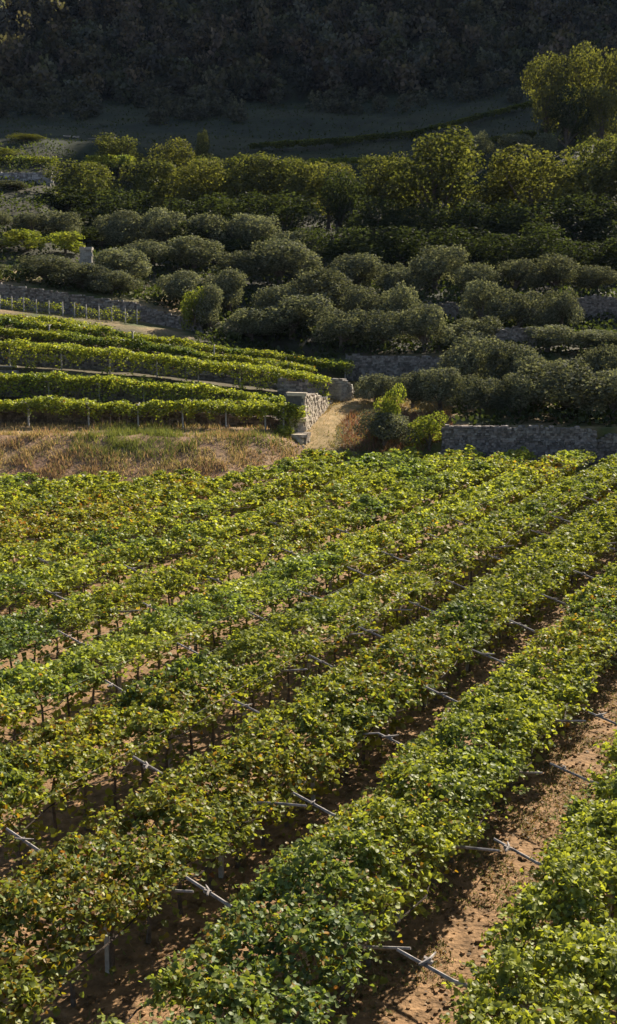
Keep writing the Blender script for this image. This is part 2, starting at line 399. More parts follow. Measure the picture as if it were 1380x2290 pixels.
def field_row(k):
    global ntrunk
    sc = S0 - PITCH * k + PITCH / 2            # the row lies on the right side of gap k
    hl = PITCH / 2 - GAPW[k] / 2               # half width on the side of gap k
    hr = PITCH / 2 - GAPW.get(k - 1, 1.0) / 2
    x0, y0 = ts(40, sc); root = empty('vine_row', (x0, y0, 0))
    tag(root, ROWLAB[k], 'vine row', 'pergola vine rows in the flat field')
    # candidate starts, density falling with distance
    t0, t1 = -8, 130; dmax = 112.0
    n = int((t1 - t0) * (hl + hr + .3) * dmax)
    t = rng.uniform(t0, t1, n); s = rng.uniform(-hl - .15, hr + .15, n)
    X, Y = ts(t, sc + s)
    lod = np.maximum(1, np.maximum(Y, 1) / 22.0) ** .7
    px, py = pix(X, np.maximum(Y, 1), np.full(n, 2.0))
    keep = (rng.random(n) < 1 / lod ** 2) & (Y > 10) & (px > -170) & (px < 1720) & (py < 2480) & (Y < ymax(X, Y) + .6 * (vn(X * .7, Y * .7, 9) - .5))
    # ragged edges and holes
    en = fbm(t / 1.2, np.sign(s) * 5 + k * 3.1, 71)
    lim = np.where(s < 0, hl, hr) + (en - .5) * .75
    keep &= np.abs(s) < lim
    hole = fbm(X / 1.6 + 3, Y / 1.6, 81)
    if k < 9: keep &= ~((hole < .21 + .03 * np.abs(s)) & (rng.random(n) < .93))
    clump = fbm(X / .55, Y / .55, 91, 2)
    keep &= rng.random(n) < np.clip(.1 + 1.9 * (clump - .12), .15, 1)
    X, Y, s, lod, clump = X[keep], Y[keep], s[keep], lod[keep], clump[keep]
    Z = canopy_z(s, X, Y) + 1.0 * (clump - .5) * np.clip(1.3 - np.abs(s) / 2.1, .4, 1) + rng.uniform(-.28, .05, len(X))
    base = np.stack([X, Y, Z], 1)
    outb = np.sign(s)[:, None] * np.array([nr_[0], nr_[1], 0]) * (-.15) * (np.abs(s) > 1.2)[:, None]
    P, T, N, Sz, C = shoots(base, outb, (.104 * lod), 9, .52, (.05, 1.1), .45, lambda q: autumn(q[:, 0], q[:, 1], q[:, 2]))
    # shaded leaves hanging under the roof
    m_ = rng.random(len(X)) < np.interp(Y, [18, 34, 50, 95], [.15, .3, .55, .75]); ub = base[m_].copy(); ub[:, 2] = ub[:, 2] - rng.uniform(.4, 1.9, m_.sum()); lo = lod[m_]
    e1 = np.abs(s[m_]) < np.where(s[m_] < 0, hl, hr) - .6; ub = ub[e1]; lo = lo[e1]
    U = shoots(ub, np.zeros_like(ub), .15 * lo, 4, .5, (-1.0, .3), .4, lambda q: np.full(len(q), .15))
    P, T, N, Sz, C = [np.concatenate(z_) for z_ in zip((P, T, N, Sz, C), U)]
    ok = P[:, 2] > .3
    fo = leaves('foliage', P[ok] - np.array([x0, y0, 0]), T[ok], N[ok], Sz[ok], C[ok], M_vine, root, 2, P[ok][:, 1] > 34)
    fo['kind'] = 'stuff'
    # woody cordons lying on the arms along both edges
    mb = MB()
    for sd, w in ((-1, hl - .1), (1, hr - .1)):
        for off in (0, .55):
            pts = []
            for tt in np.arange(8, 112, 1.1):
                xx, yy = ts(tt, sc + sd * (w - off) + .16 * math.sin(tt * 1.7 + k) )
                if yy > ymax(xx, yy) - .5: continue
                pts.append((xx - x0, yy - y0, 1.95 + .09 * math.sin(tt * 2.3 + off * 9) - off * .25))
            if len(pts) > 3: mb.tube(pts, .018 if off == 0 else .013, 5, (.35, .32, .3))
    if mb.v: obj('cordon', mb.mesh('cordon', M_bark), root)
    mb = MB()
    for sd, w in (((-1, hl + .02), (1, hr + .02)) if k in (3, 4) else ()):
        pts = []
        for tt in (6, 60, 84, 112):
            while tt > 8 and ts(tt, sc)[1] > ymax(*ts(tt, sc)): tt -= 1
            xx, yy = ts(tt, sc + sd * w); pts.append((xx - x0, yy - y0, 2.33))
        mb.tube(pts, .003, 3)
    if mb.v: obj('wire', mb.mesh('wire', M_wire), root)
    for tt in np.arange(8, 60, 1.25):
        xx, yy = ts(tt, sc + .1 * math.sin(tt * 5))
        p = pix(xx, yy, 1.0)
        if -60 < p[0] < 1440 and p[1] < 2330 and k < 7 and ntrunk < 290:
            tr = obj('trunk', trunk_me, root); tr.location = (xx - x0, yy - y0, 0); tr.rotation_euler = (0, 0, tt * 7)
            tr.scale = (1, 1, random.uniform(.9, 1.05)); ntrunk += 1
    return root
for k in range(-1, 12): field_row(k)

# supports: post with two arms rising to the gaps
post_me = MB(); post_me.box((0, 0, 1.06), (.10, .10, 2.12), jit=.006); post_me = post_me.mesh('post', M_post)
def arm_mesh(L, seed):
    random.seed(seed); m = MB()
    pts = [(0, 0, 0), (-L * .3, .03, .03), (-L * .62, -.04, -.02), (-L, .05, .02)]
    m.tube(pts, [.043, .04, .036, .028], 7); return m.mesh('arm', M_wood)
arm_l = arm_mesh(2.75, 1); arm_r = arm_mesh(2.35, 2)
knot = MB(); knot.box((0, 0, 0), (.2, .09, .09), jit=.012); knot.tube([(-.1, -.3, .02), (.02, 0, .06), (.04, .34, .03)], [.03, .035, .02], 5); knot = knot.mesh('tie_wood', M_wood)
ARMS = {
 0: [((890, 2122), 'below the wide soil lane near the bottom edge'), ((1073, 1876), 'longest one reaching right across the bare soil lane'), ((1205, 1700), 'over the soil lane where the lane narrows right of centre'), ((1300, 1588), 'crossing near the right edge over the soil lane'), ((1366, 1500), 'touching the right picture edge at the top of the soil lane')],
 1: [((395, 1968), 'above a large black hole in the leaves at lower left'), ((630, 1773), 'beside the dark hollow left of picture centre'), ((815, 1633), 'with bare post under its left end, right of centre'), ((950, 1540), 'at the bright left rim of the long shaded gap'), ((1060, 1455), 'above a sunlit patch of soil on the right'), ((1145, 1392), 'next above the sunlit soil patch on the right'), ((1218, 1333), 'in the dark gap near the right edge'), ((1290, 1278), 'second from the top of the darkest gap at right'), ((1358, 1222), 'uppermost in the darkest gap at the right edge')],
 2: [((-8, 1856), 'cut by the left picture edge'), ((252, 1692), 'with two dark vine trunks showing beneath it at left'), ((492, 1563), 'at the head of a long black gap left of centre'), ((668, 1468), 'over the dark gap in the exact middle of the picture'), ((785, 1402), 'between two black stretches right of centre'), ((905, 1343), 'pale beam just above a patch of bare soil'), ((985, 1296), 'in the third gap beside brownish leaves'), ((1078, 1240), 'in the third gap halfway to the right edge'), ((1178, 1184), 'in the third gap right of the pale pair of beams'), ((1228, 1153), 'thin pale beam high in the third gap'), ((1300, 1112), 'faint beam near the top right of the field')],
 3: [((200, 1520), 'longest bare crossbeam at left with slack wires below'), ((382, 1440), 'small pale end left of centre above two trunks'), ((540, 1370), 'half hidden in leaves above the middle'), ((660, 1318), 'with a short pale post below at the centre'), ((765, 1270), 'right of the centre post, hooded by leaves'), ((850, 1235), 'between the centre post and two pale beams'), ((935, 1192), 'lower of the two close pale beams in the fourth gap'), ((1008, 1163), 'upper of the two close pale beams in the fourth gap')],
 4: [((110, 1412), 'weathered end over bare soil at left'), ((285, 1345), 'grey tangle of wood at left over orange soil'), ((460, 1290), 'buried in leaves left of centre'), ((620, 1228), 'small dark one above the centre'), ((720, 1180), 'small dark one right above the centre')],
 5: [((85, 1318), 'dark head of a post at the far left'), ((235, 1262), 'small dark one in the upper left of the field'), ((560, 1162), 'tiny one high in the middle of the field')],
 6: [((60, 1248), 'pale tip at the left edge of the upper field')],
}
def support(k, px, py, desc):
    z_t = 2.45; x, y = on_plane(px, py, z_t); t = x * dr[0] + y * dr[1]
    sc = S0 - PITCH * k + PITCH / 2
    cx_, cy_ = ts(t, sc)
    e = empty('pergola_support', (cx_, cy_, 0), -PHI + 0)
    tag(e, 'grey pergola crossbeam ' + desc, 'pergola support', 'pergola supports in the vine rows')
    obj('post', post_me, e)
    # local -x points to the left gap; far tip reaches past the gap's middle
    a = obj('arm', arm_l, e); Lh = 2.62; a.location = (.1, 0, 1.85); a.rotation_euler = (0, math.atan2(.60, Lh), 0)
    a.scale = (1.0 if random.random() < .6 else .93,) * 3
    a.rotation_euler.z = random.uniform(-.06, .06); a.rotation_euler.x = random.uniform(-.3, .3)
    if random.random() < .6:
        b = obj('arm', arm_r, e); b.location = (-.1, .12, 1.80); b.rotation_euler = (random.uniform(-.5, .5), R(8 + random.uniform(-1, 3)), math.pi + random.uniform(-.12, .12)); b.scale = (random.uniform(.8, 1),) * 3
    q = obj('tie_wood', knot, e); q.location = (-2.05, 0, 2.38); q.rotation_euler = (0, R(17), random.uniform(-.9, .9)); q.scale = (random.uniform(.35, .8),) * 3
    return e
for k in ARMS:
    for (p, d) in ARMS[k]:
        support(k, p[0], p[1], d)

# ------------------------------------------------------------------ grass tufts
def blades(name, base, h, w, col, label, cat, lean=.35):
    n = len(base); a = rng.uniform(0, 2 * np.pi, n)
    l = np.stack([rng.normal(0, lean, n), rng.normal(0, lean, n), np.ones(n)], 1) * h[:, None]
    b = np.stack([np.cos(a), np.sin(a), np.zeros(n)], 1) * w[:, None]
    V = np.stack([base - b, base + b, base + l], 1).reshape(-1, 3)
    Fq = np.arange(n * 3).reshape(-1, 3)
    o = obj(name, mesh_np(name, V, Fq, M_grass, col))
    return tag(o, label, cat, kind='stuff')
def on_terrain(px, Y, jitter=0):
    out = []
    for p, y in zip(px, Y):
        x = (p - CX) / F * (y * ct + 9 * st); out.append((x, y, gz(x, y)))
    return np.array(out)
# dry grass bank
n = 95000
px = rng.uniform(-260, 690, n); Y = rng.uniform(79, 100.5, n)
B = on_terrain(px, Y); ok = (B[:, 2] > .05) & (B[:, 2] < 5)
B = B[ok]; px = px[ok]; n = len(B)
ppx, ppy = pix(B[:, 0], B[:, 1], B[:, 2])
cl = fbm(B[:, 0] / 1.4, B[:, 1] / 1.4, 101)
keep = rng.random(n) < np.clip((cl - .25) * 2.6, .1, 1) * np.where((ppx < 630) & (B[:, 1] > 93.5), .35, 1); B = B[keep]; ppx = ppx[keep]; ppy = ppy[keep]; cl = cl[keep]; n = len(B)
r = rng.random(n)[:, None]
tan = np.array([.48, .36, .19]) * (.45 + .8 * r); pinkc = np.array([.40, .27, .16]) * (.35 + .9 * r); gr = np.array([.17, .20, .05]) * (.6 + .7 * r)
sel = fbm(B[:, 0] / 3.5, B[:, 1] / 2, 105)[:, None]
col = np.where(sel > .5, tan, pinkc)
gm = 1.3 * np.exp(-((ppx - 310) / 130) ** 2 - ((ppy - 985) / 40) ** 2) + .8 * np.exp(-((ppx - 590) / 60) ** 2 - ((ppy - 985) / 25) ** 2) + .12
col = np.where((rng.random(n) < gm)[:, None], gr, col)
blades('dry_grass', B, rng.uniform(.08, .42, n) * (.3 + 1.3 * cl) * (1 + .4 * (gm > .5)), rng.uniform(.012, .05, n) , col, 'tan and pinkish dry grass covering the sunlit bank below the terraces', 'grass')
# sparse grass and litter on the soil lanes
base = []
for k, wd, cnt in ((0, 2.6, 52000), (1, 2.6, 12000), (2, 2.2, 5000), (3, 2.0, 3000), (4, 2, 2500), (-1, 2.5, 1500)):
    sc = S0 - PITCH * k
    t = rng.uniform(9, 75, cnt) if k > 0 else rng.uniform(8, 60, cnt); s = sc + rng.uniform(-wd, wd * .5, cnt)
    X, Y = ts(t, s); base.append(np.stack([X, Y, np.zeros(cnt)], 1))
B = np.concatenate(base); g1 = fbm(B[:, 0] / .9, B[:, 1] / .9, 111); B = B[g1 > .42]; n = len(B)
r = rng.random(n)[:, None]
col = np.where(rng.random(n)[:, None] < .55, np.array([.12, .14, .045]) * (.6 + .7 * r), np.array([.26, .17, .085]) * (.4 + .8 * r))
blades('lane_grass', B, rng.uniform(.03, .11, n), rng.uniform(.008, .022, n), col, 'sparse short grass and dry litter on the reddish soil lanes between vine rows', 'grass', .9)
# fallen leaves and clods on the lanes
B = []
for k, cnt in ((0, 2600), (1, 1800), (2, 900), (3, 500)):
    t = rng.uniform(9, 50, cnt); X, Y = ts(t, S0 - PITCH * k + rng.uniform(-2.4, 1.2, cnt)); B.append(np.stack([X, Y, np.full(cnt, .02)], 1))
B = np.concatenate(B); n = len(B); T = np.stack([rng.normal(size=n), rng.normal(size=n), rng.normal(0, .2, n)], 1); u = rng.random(n)[:, None]
o = leaves('fallen_leaves', B, T, np.stack([rng.normal(0, .3, n), rng.normal(0, .3, n), np.ones(n)], 1), rng.uniform(.05, .12, n), np.array([.20, .12, .05]) * (.4 + 1.1 * u), M_grass)
tag(o, 'brown fallen vine leaves scattered on the soil lanes', 'leaf litter', kind='stuff')
cm = MB(); random.seed(77)
for i in range(1500):
    k = random.choice((0, 0, 0, 1, 1, 2)); X, Y = ts(random.uniform(9, 45), S0 - PITCH * k + random.uniform(-2.2, .9)); q = random.uniform(.03, .1)
    cm.box((X, Y, q * .25), (q, q * random.uniform(.6, 1.1), q * .7), Matrix.Rotation(random.uniform(0, 3), 3, 'Z'), q * .18, (.8, .8, .8))
o = obj('soil_clods', cm.mesh('soil_clods', M_soil)); tag(o, 'small clods and stones lying on the soil lanes', 'clods', kind='stuff')
# grass by the path
n = 24000; px = rng.uniform(640, 1010, n); Y = rng.uniform(93, 121, n); B = on_terrain(px, Y)
pl = np.array([(p[0], p[1]) for p in pp]); dist = np.min(np.abs(B[:, 0][:, None] - np.interp(B[:, 1], pl[:, 1], pl[:, 0])[:, None]), axis=1)
k_ = (B[:, 2] > .3) & ((dist > 1.1) | (rng.random(n) < .45)); B = B[k_]; n = len(B); r = rng.random(n)[:, None]
ppx, ppy = pix(B[:, 0], B[:, 1], B[:, 2])
col = np.array([.33, .24, .10]) * (.6 + .6 * r)
col = np.where((ppy > 955)[:, None] & (rng.random(n) < .7)[:, None], np.array([.20, .20, .05]) * (.6 + .6 * r), col)
col = np.where((ppx > 765)[:, None] & (ppy > 925)[:, None] & (rng.random(n) < .7)[:, None], np.array([.24, .11, .075]) * (.4 + .9 * r), col)
blades('path_grass', B, rng.uniform(.06, .3, n) * np.where((ppx > 765) & (ppy > 925), 1.9, 1), rng.uniform(.02, .05, n), col, 'short yellow green grass and rusty weeds beside the dirt path', 'grass', .5)

# ------------------------------------------------------------------ dry stone walls
M_sunlit = rough_mat('sunlit_stone', (.34, .29, .24), (.58, .51, .43), 5.0, .5, .9, 14.0, .02)  # brighter copy of the wall stone, sunlight put into its colour
stone_var = []
for i in range(6):
    random.seed(50 + i); m = MB(); m.box((0, 0, 0), (.96, 1, .93), jit=.07); g_ = random.uniform(.75, 1.2)
    m.c = [(g_, g_ * random.uniform(.95, 1.0), g_ * random.uniform(.88, 1.0))] * len(m.c); stone_var.append(m.mesh('stone', M_stone))
sunlit_var = []
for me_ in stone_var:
    me2 = me_.copy(); me2.materials.clear(); me2.materials.append(M_sunlit); sunlit_var.append(me2)
def wall(name, pts, label, single=False, course=.2, tint=(1, 1, 1), cat='stone wall', group=None, thick=.45, seed=1):
    """pts: (X, Y, zbottom, ztop); the visible face lies to the right of the walking direction"""
    random.seed(seed)
    e = empty(name, (pts[0][0], pts[0][1], pts[0][2])); tag(e, label, cat, group)
    ox, oy, oz = pts[0][0], pts[0][1], pts[0][2]
    core = MB(); st_ = MB(); cnt = 0
    for (a, b) in zip(pts[:-1], pts[1:]):
        L = math.hypot(b[0] - a[0], b[1] - a[1]); ux, uy = (b[0] - a[0]) / L, (b[1] - a[1]) / L
        nx, ny = uy, -ux; ang = math.atan2(uy, ux); Mz = Matrix.Rotation(ang, 3, 'Z')
        # fill behind the face
        v0 = len(core.v)
        for (p, q) in ((a, 0), (b, 1)):
            for d in (.08, .08 + thick):
                for z in (p[2] - .4, p[3] - .12): core.v.append((p[0] - nx * d - ox, p[1] - ny * d - oy, z - oz))
        for f in ((0, 4, 5, 1), (2, 3, 7, 6), (1, 5, 7, 3), (0, 2, 6, 4), (0, 1, 3, 2), (4, 6, 7, 5)): core.f.append(tuple(v0 + i for i in f)); core.c.append((1, 1, 1))
        zmin = min(a[2], b[2]) - .15; z = zmin; j = 0
        while z < max(a[3], b[3]):
            hh = course * random.uniform(.8, 1.3); x = -random.uniform(0, .3)
            while x < L:
                w = course * random.uniform(.8, 2.2) * (1 if random.random() < .85 else 1.6); xc = min(max(x + w / 2, 0), L)
                zt = a[3] + (b[3] - a[3]) * xc / L; zb = a[2] + (b[2] - a[2]) * xc / L
                zc = z + hh / 2 + random.uniform(-.015, .015)
                if zb - .3 < zc < zt + random.uniform(-.05, .08):
                    dp = .35; pr = random.uniform(-.05, .06); gcol = random.uniform(.45, 1.3) * (1 if name in ('distant_wall', 'sunlit_wall') else .62); warm = random.uniform(.9, 1.0)  # darker stone colour carries the shade, except on sunlit and distant walls
                    top = zc + hh > zt - .02
                    if top: dp = thick + .1
                    c = (a[0] + ux * xc + nx * (pr - dp / 2 + .12) - ox, a[1] + uy * xc + ny * (pr - dp / 2 + .12) - oy, zc - oz)
                    if single and cnt < 290:
                        s_ = obj('stone', (sunlit_var if name in ('sunlit_wall', 'stone_block') else stone_var)[random.randrange(6)], e); s_.location = c; s_.rotation_euler = (random.uniform(-.04, .04), random.uniform(-.05, .05), ang)
                        s_.scale = (w, dp, hh); cnt += 1
                    else:
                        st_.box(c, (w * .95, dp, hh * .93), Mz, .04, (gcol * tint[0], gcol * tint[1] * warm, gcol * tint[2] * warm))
                x += w
            z += hh; j += 1
    obj('wall_core', core.mesh('wall_core', M_core), e)
    if st_.v: s = obj('stone_face', st_.mesh('stone_face', M_stone), e); s['kind'] = 'stuff'
    return e
def rowpts(j, pxs, dy=-.25, top=0.0, ztop=None):
    out = []
    for i, p in enumerate(pxs):
        A = np.array([ROW[k] for k in TCOL], float)
        Y0 = np.interp(p, TCOL, A[:, j, 0]); z0 = np.interp(p, TCOL, A[:, j, 1]); z1 = np.interp(p, TCOL, A[:, j + 1, 1])
        Y = Y0 + dy; zt = z1 + top; out.append((xat(p, Y, z1), Y, z0 - .1, zt))
    return out
WP = list(range(-300, 601, 100))
# walking left to right puts the face towards the camera
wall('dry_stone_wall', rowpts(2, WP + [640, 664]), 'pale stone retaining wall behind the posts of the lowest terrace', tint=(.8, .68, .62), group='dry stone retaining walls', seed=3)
wall('dry_stone_wall', rowpts(4, WP + [655], top=-.35), 'stone retaining wall hidden behind the second terrace of vines from the bottom', group='dry stone retaining walls', seed=4)
wall('dry_stone_wall', rowpts(6, WP + [665, 715], top=-.35), 'stone retaining wall behind the third terrace of vines from the bottom', group='dry stone retaining walls', seed=5)
wall('dry_stone_wall', rowpts(9, [-300, -150, 0, 150, 300, 345, 345, 380, 440] if False else [-300, -150, 0, 150, 300, 345, 400, 450], top=.15), 'grey stone wall behind the upright staked vines at the left', group='dry stone retaining walls', tint=(1.0, 1.02, 1.08), seed=6)
wall('dry_stone_wall', [(*at(990, 965, 98.75)[:2], .6, zat(954, 98.75))] + [(*at(p, 965, 98.7)[:2], .6, zat(y, 98.7)) for p, y in ((1000, 951), (1130, 953), (1290, 957), (1330, 962))] , 'long shaded grey stone wall along the far right edge of the field', group='dry stone retaining walls', tint=(1.0, 1.0, 1.05), seed=7)
wall('dry_stone_wall', [(*at(p, 965, 98.9)[:2], .6, zat(y, 98.9)) for p, y in ((1332, 985), (1360, 972), (1450, 965), (1700, 965))], 'crumbled stone wall stub at the right picture edge beside the field', group='dry stone retaining walls', seed=8)
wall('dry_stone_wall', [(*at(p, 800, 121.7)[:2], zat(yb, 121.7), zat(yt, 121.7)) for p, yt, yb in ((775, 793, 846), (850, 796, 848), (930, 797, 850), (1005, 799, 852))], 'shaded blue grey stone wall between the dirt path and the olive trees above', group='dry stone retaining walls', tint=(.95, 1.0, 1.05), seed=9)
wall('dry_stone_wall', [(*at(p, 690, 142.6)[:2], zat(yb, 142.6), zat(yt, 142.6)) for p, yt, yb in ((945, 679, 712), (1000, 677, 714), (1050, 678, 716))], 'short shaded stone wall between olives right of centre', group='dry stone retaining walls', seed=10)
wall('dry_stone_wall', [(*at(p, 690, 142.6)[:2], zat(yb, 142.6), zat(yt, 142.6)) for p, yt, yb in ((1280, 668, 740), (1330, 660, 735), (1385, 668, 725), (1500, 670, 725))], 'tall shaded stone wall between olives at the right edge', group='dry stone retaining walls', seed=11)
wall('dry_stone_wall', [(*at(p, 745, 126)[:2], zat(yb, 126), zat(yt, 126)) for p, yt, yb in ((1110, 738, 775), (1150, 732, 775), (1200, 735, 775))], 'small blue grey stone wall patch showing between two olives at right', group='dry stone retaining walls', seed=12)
# pieces beside the path, sun brightness put into their stone colour
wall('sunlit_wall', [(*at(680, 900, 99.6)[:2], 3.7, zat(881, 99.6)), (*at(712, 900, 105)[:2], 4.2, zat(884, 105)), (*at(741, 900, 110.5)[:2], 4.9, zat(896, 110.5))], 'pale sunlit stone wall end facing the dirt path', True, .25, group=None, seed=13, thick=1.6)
wall('sunlit_wall', [(*at(652, 950, 99.0)[:2], 3.3, zat(936, 99.)), (*at(679, 950, 98.9)[:2], 3.3, zat(934, 98.9))], 'low sunlit stone step wall at the end of the lowest vine terrace', True, .3, seed=14, thick=1.2)
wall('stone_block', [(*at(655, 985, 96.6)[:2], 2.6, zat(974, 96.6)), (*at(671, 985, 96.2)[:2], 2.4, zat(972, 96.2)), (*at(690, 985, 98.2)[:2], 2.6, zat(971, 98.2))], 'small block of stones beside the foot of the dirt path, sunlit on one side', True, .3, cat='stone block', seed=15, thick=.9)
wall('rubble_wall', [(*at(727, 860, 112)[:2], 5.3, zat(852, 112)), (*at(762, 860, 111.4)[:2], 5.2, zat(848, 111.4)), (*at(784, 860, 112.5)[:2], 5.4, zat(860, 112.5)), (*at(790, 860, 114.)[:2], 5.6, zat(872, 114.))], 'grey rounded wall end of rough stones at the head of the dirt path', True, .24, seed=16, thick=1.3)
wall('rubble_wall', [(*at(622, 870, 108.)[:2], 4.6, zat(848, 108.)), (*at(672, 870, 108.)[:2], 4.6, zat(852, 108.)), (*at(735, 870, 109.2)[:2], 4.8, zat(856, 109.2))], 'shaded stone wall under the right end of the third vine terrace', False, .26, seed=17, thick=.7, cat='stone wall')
# distant walls on the left
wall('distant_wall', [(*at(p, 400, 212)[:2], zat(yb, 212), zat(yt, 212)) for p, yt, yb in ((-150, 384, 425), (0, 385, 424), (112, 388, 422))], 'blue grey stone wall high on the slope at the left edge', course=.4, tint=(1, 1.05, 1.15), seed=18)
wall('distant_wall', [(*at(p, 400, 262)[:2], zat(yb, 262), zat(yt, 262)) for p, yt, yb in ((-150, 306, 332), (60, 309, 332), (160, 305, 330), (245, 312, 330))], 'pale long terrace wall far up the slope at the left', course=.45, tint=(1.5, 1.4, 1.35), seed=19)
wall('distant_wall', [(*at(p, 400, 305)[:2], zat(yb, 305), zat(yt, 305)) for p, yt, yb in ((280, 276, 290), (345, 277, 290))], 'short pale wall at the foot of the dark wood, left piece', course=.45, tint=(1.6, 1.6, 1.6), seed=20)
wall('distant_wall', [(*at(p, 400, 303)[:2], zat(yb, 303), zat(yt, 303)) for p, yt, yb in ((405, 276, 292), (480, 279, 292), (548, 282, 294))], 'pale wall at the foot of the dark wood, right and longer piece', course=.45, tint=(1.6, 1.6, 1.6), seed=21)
wall('stone_pier', [(*at(180, 570, 150)[:2], zat(606, 150), zat(549, 150)), (*at(203, 570, 150)[:2], zat(606, 150), zat(553, 150))], 'grey stone pier between olive trees at the left', True, .38, cat='stone pier', seed=22, thick=1.2)

# ------------------------------------------------------------------ terraced pergola rows on the left
def terrace_row(pts, width_, ztop, drape, label, dens=22, lsize=.24, trunks=0, ground=None, light=.2, zsag=.35, tilt=-.05, tone=1.0):
    """pts: (px, py_top, Y) of the canopy's top line"""
    width = width_ * 1.25
    W = np.array([at(*p) for p in pts]); seg = np.linalg.norm(np.diff(W[:, :2], axis=0), axis=1); cum = np.concatenate([[0], np.cumsum(seg)]); L = cum[-1]
    root = empty('vine_row', (float(W[0, 0]), float(W[0, 1]), float(gz(W[0, 0], W[0, 1]))))
    tag(root, label, 'vine row', 'pergola vine rows on the terraces')
    org = np.array(root.location)
    def pos(t, s):
        x = np.interp(t, cum, W[:, 0]); y = np.interp(t, cum, W[:, 1]); z = np.interp(t, cum, W[:, 2])
        return np.stack([x, y + s, z], 1)
    n = int(L * width * dens * 1.25); t = rng.uniform(0, L, n); s = rng.uniform(-width / 2, width / 2, n)
    b = pos(t, s); bump = fbm(t / 1.5, s / 1.5 + pts[0][2], 7)
    b[:, 2] += -.5 + .9 * (bump - .5) + .45 * (fbm(t / 5, s * 0 + pts[0][2], 17) - .5) + tilt * s - rng.uniform(0, zsag, n)
    edge = (vn(t * .8, pts[0][2], 5) - .5) * .8; ok = (np.abs(s) < width / 2 + edge)
    b = b[ok]
    A = shoots(b, np.zeros_like(b), np.full(len(b), lsize), 5, .6, (.0, 1.1), .5, lambda q: np.full(len(q), .035), light * .5)
    # hanging shoots on the front side
    n = int(L * 42 * (drape > 0)); t = rng.uniform(0, L, n); s = -width / 2 + rng.uniform(-.15, .9, n)
    b2 = pos(t, s); dn = drape * (.35 + 1.1 * vn(t * 1.1, pts[0][1], 9)); b2[:, 2] += -.5 - dn * rng.random(n)
    D = shoots(b2, np.tile([[0, -.3, 0]], (n, 1)), np.full(n, lsize * .95), 4, .5, (-1.2, .2), .5, lambda q: np.full(len(q), .04), light, flat=.35)
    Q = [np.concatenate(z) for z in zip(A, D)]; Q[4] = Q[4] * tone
    fo = leaves('foliage', Q[0] - org, Q[1], Q[2], Q[3], Q[4], M_vine, root, 1); fo['kind'] = 'stuff'
    if trunks:
        for tt in np.arange(.5, L, trunks):
            p = pos(np.array([tt]), np.array([.1]))[0]; zg = gz(p[0], p[1])
            tr = obj('trunk', trunk_me, root); tr.location = (p[0] - org[0], p[1] - org[1], zg - org[2]); hgt = max(p[2] - .5 - zg, .8)
            tr.scale = (.9, .9, hgt / 1.85); tr.rotation_euler = (0, 0, tt * 3)
    return root
terrace_row([(-260, 880, 99.5), (0, 884, 99.5), (240, 886, 99.5), (450, 887, 99.5), (600, 890, 99.5), (682, 901, 99.5)], 2.4, 0, .95, 'lowest vine terrace, a straight green hedge on pale posts above the dry bank', trunks=.75)
terrace_row([(-260, 822, 105.5), (0, 828, 105.5), (120, 826, 105.5), (240, 832, 105.5), (440, 851, 105.5), (600, 872, 105.5), (672, 888, 105.5)], 2.6, 0, 1.7, 'second vine terrace from the bottom, partly hidden behind the lowest')
terrace_row([(-260, 742, 110.), (0, 750, 110.), (130, 758, 110.), (240, 768, 110.), (440, 794, 110.), (600, 812, 110.), (735, 834, 110.)], 2.8, 0, 1.9, 'third vine terrace from the bottom with grey posts in the shade below it')
terrace_row([(-260, 715, 117.5), (0, 722, 117.5), (120, 730, 117.5), (240, 745, 117.5), (440, 775, 117.5), (600, 797, 117.5), (700, 808, 117.5)], 3.0, 0, .6, 'fourth vine terrace from the bottom, broad and lumpy', light=.3)
terrace_row([(-260, 694, 122.3), (0, 702, 122.3), (120, 712, 122.3), (300, 735, 122.3), (480, 764, 122.3), (640, 783, 122.3), (786, 803, 120.)], 2.8, 0, .7, 'uppermost vine terrace, reaching farthest right to the wall above the path', light=.3)
terrace_row([(-260, 685, 126.), (0, 693, 126.), (120, 701, 126.), (250, 722, 126.)], 2.2, 0, .3, 'short vine row behind the uppermost terrace at the left', light=.3)
terrace_row([(-200, 342, 226.), (0, 345, 226.), (70, 347, 226.), (132, 349, 226.)], 3.5, 0, 1.9, 'far vine row with a bright top at the left edge, above the blue grey wall', dens=4, lsize=.34)
terrace_row([(195, 345, 228.), (300, 347, 228.)], 3.5, 0, 1.6, 'far vine row with a bright top between two tree crowns', dens=4, lsize=.34)
terrace_row([(690, 352, 238.), (800, 350, 238.), (880, 346, 238.)], 3.5, 0, 1.2, 'far bright vine row behind the yellowish trees in the middle', dens=4, lsize=.34)
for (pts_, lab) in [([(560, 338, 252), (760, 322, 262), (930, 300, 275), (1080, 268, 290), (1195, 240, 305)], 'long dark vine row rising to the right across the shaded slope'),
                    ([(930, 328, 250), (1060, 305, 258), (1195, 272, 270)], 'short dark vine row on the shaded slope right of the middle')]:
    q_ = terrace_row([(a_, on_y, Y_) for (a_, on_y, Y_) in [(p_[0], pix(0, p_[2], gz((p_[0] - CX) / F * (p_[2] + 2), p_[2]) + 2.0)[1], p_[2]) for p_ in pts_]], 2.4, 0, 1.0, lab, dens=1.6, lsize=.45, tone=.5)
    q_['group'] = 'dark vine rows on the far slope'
# upright staked vines
for q, (a, b, lab) in enumerate([((-200, 646), (140, 668), 'upright staked vines in front of the grey wall at the left edge'), ((165, 672), (312, 692), 'upright staked vines in front of the grey wall, right hand stretch')]):
    r_ = terrace_row([(a[0], a[1], 131.), (b[0], b[1], 131.)], .7, 0, 1.5, lab, dens=10, lsize=.17, light=.1); r_['group'] = 'upright staked vine rows'
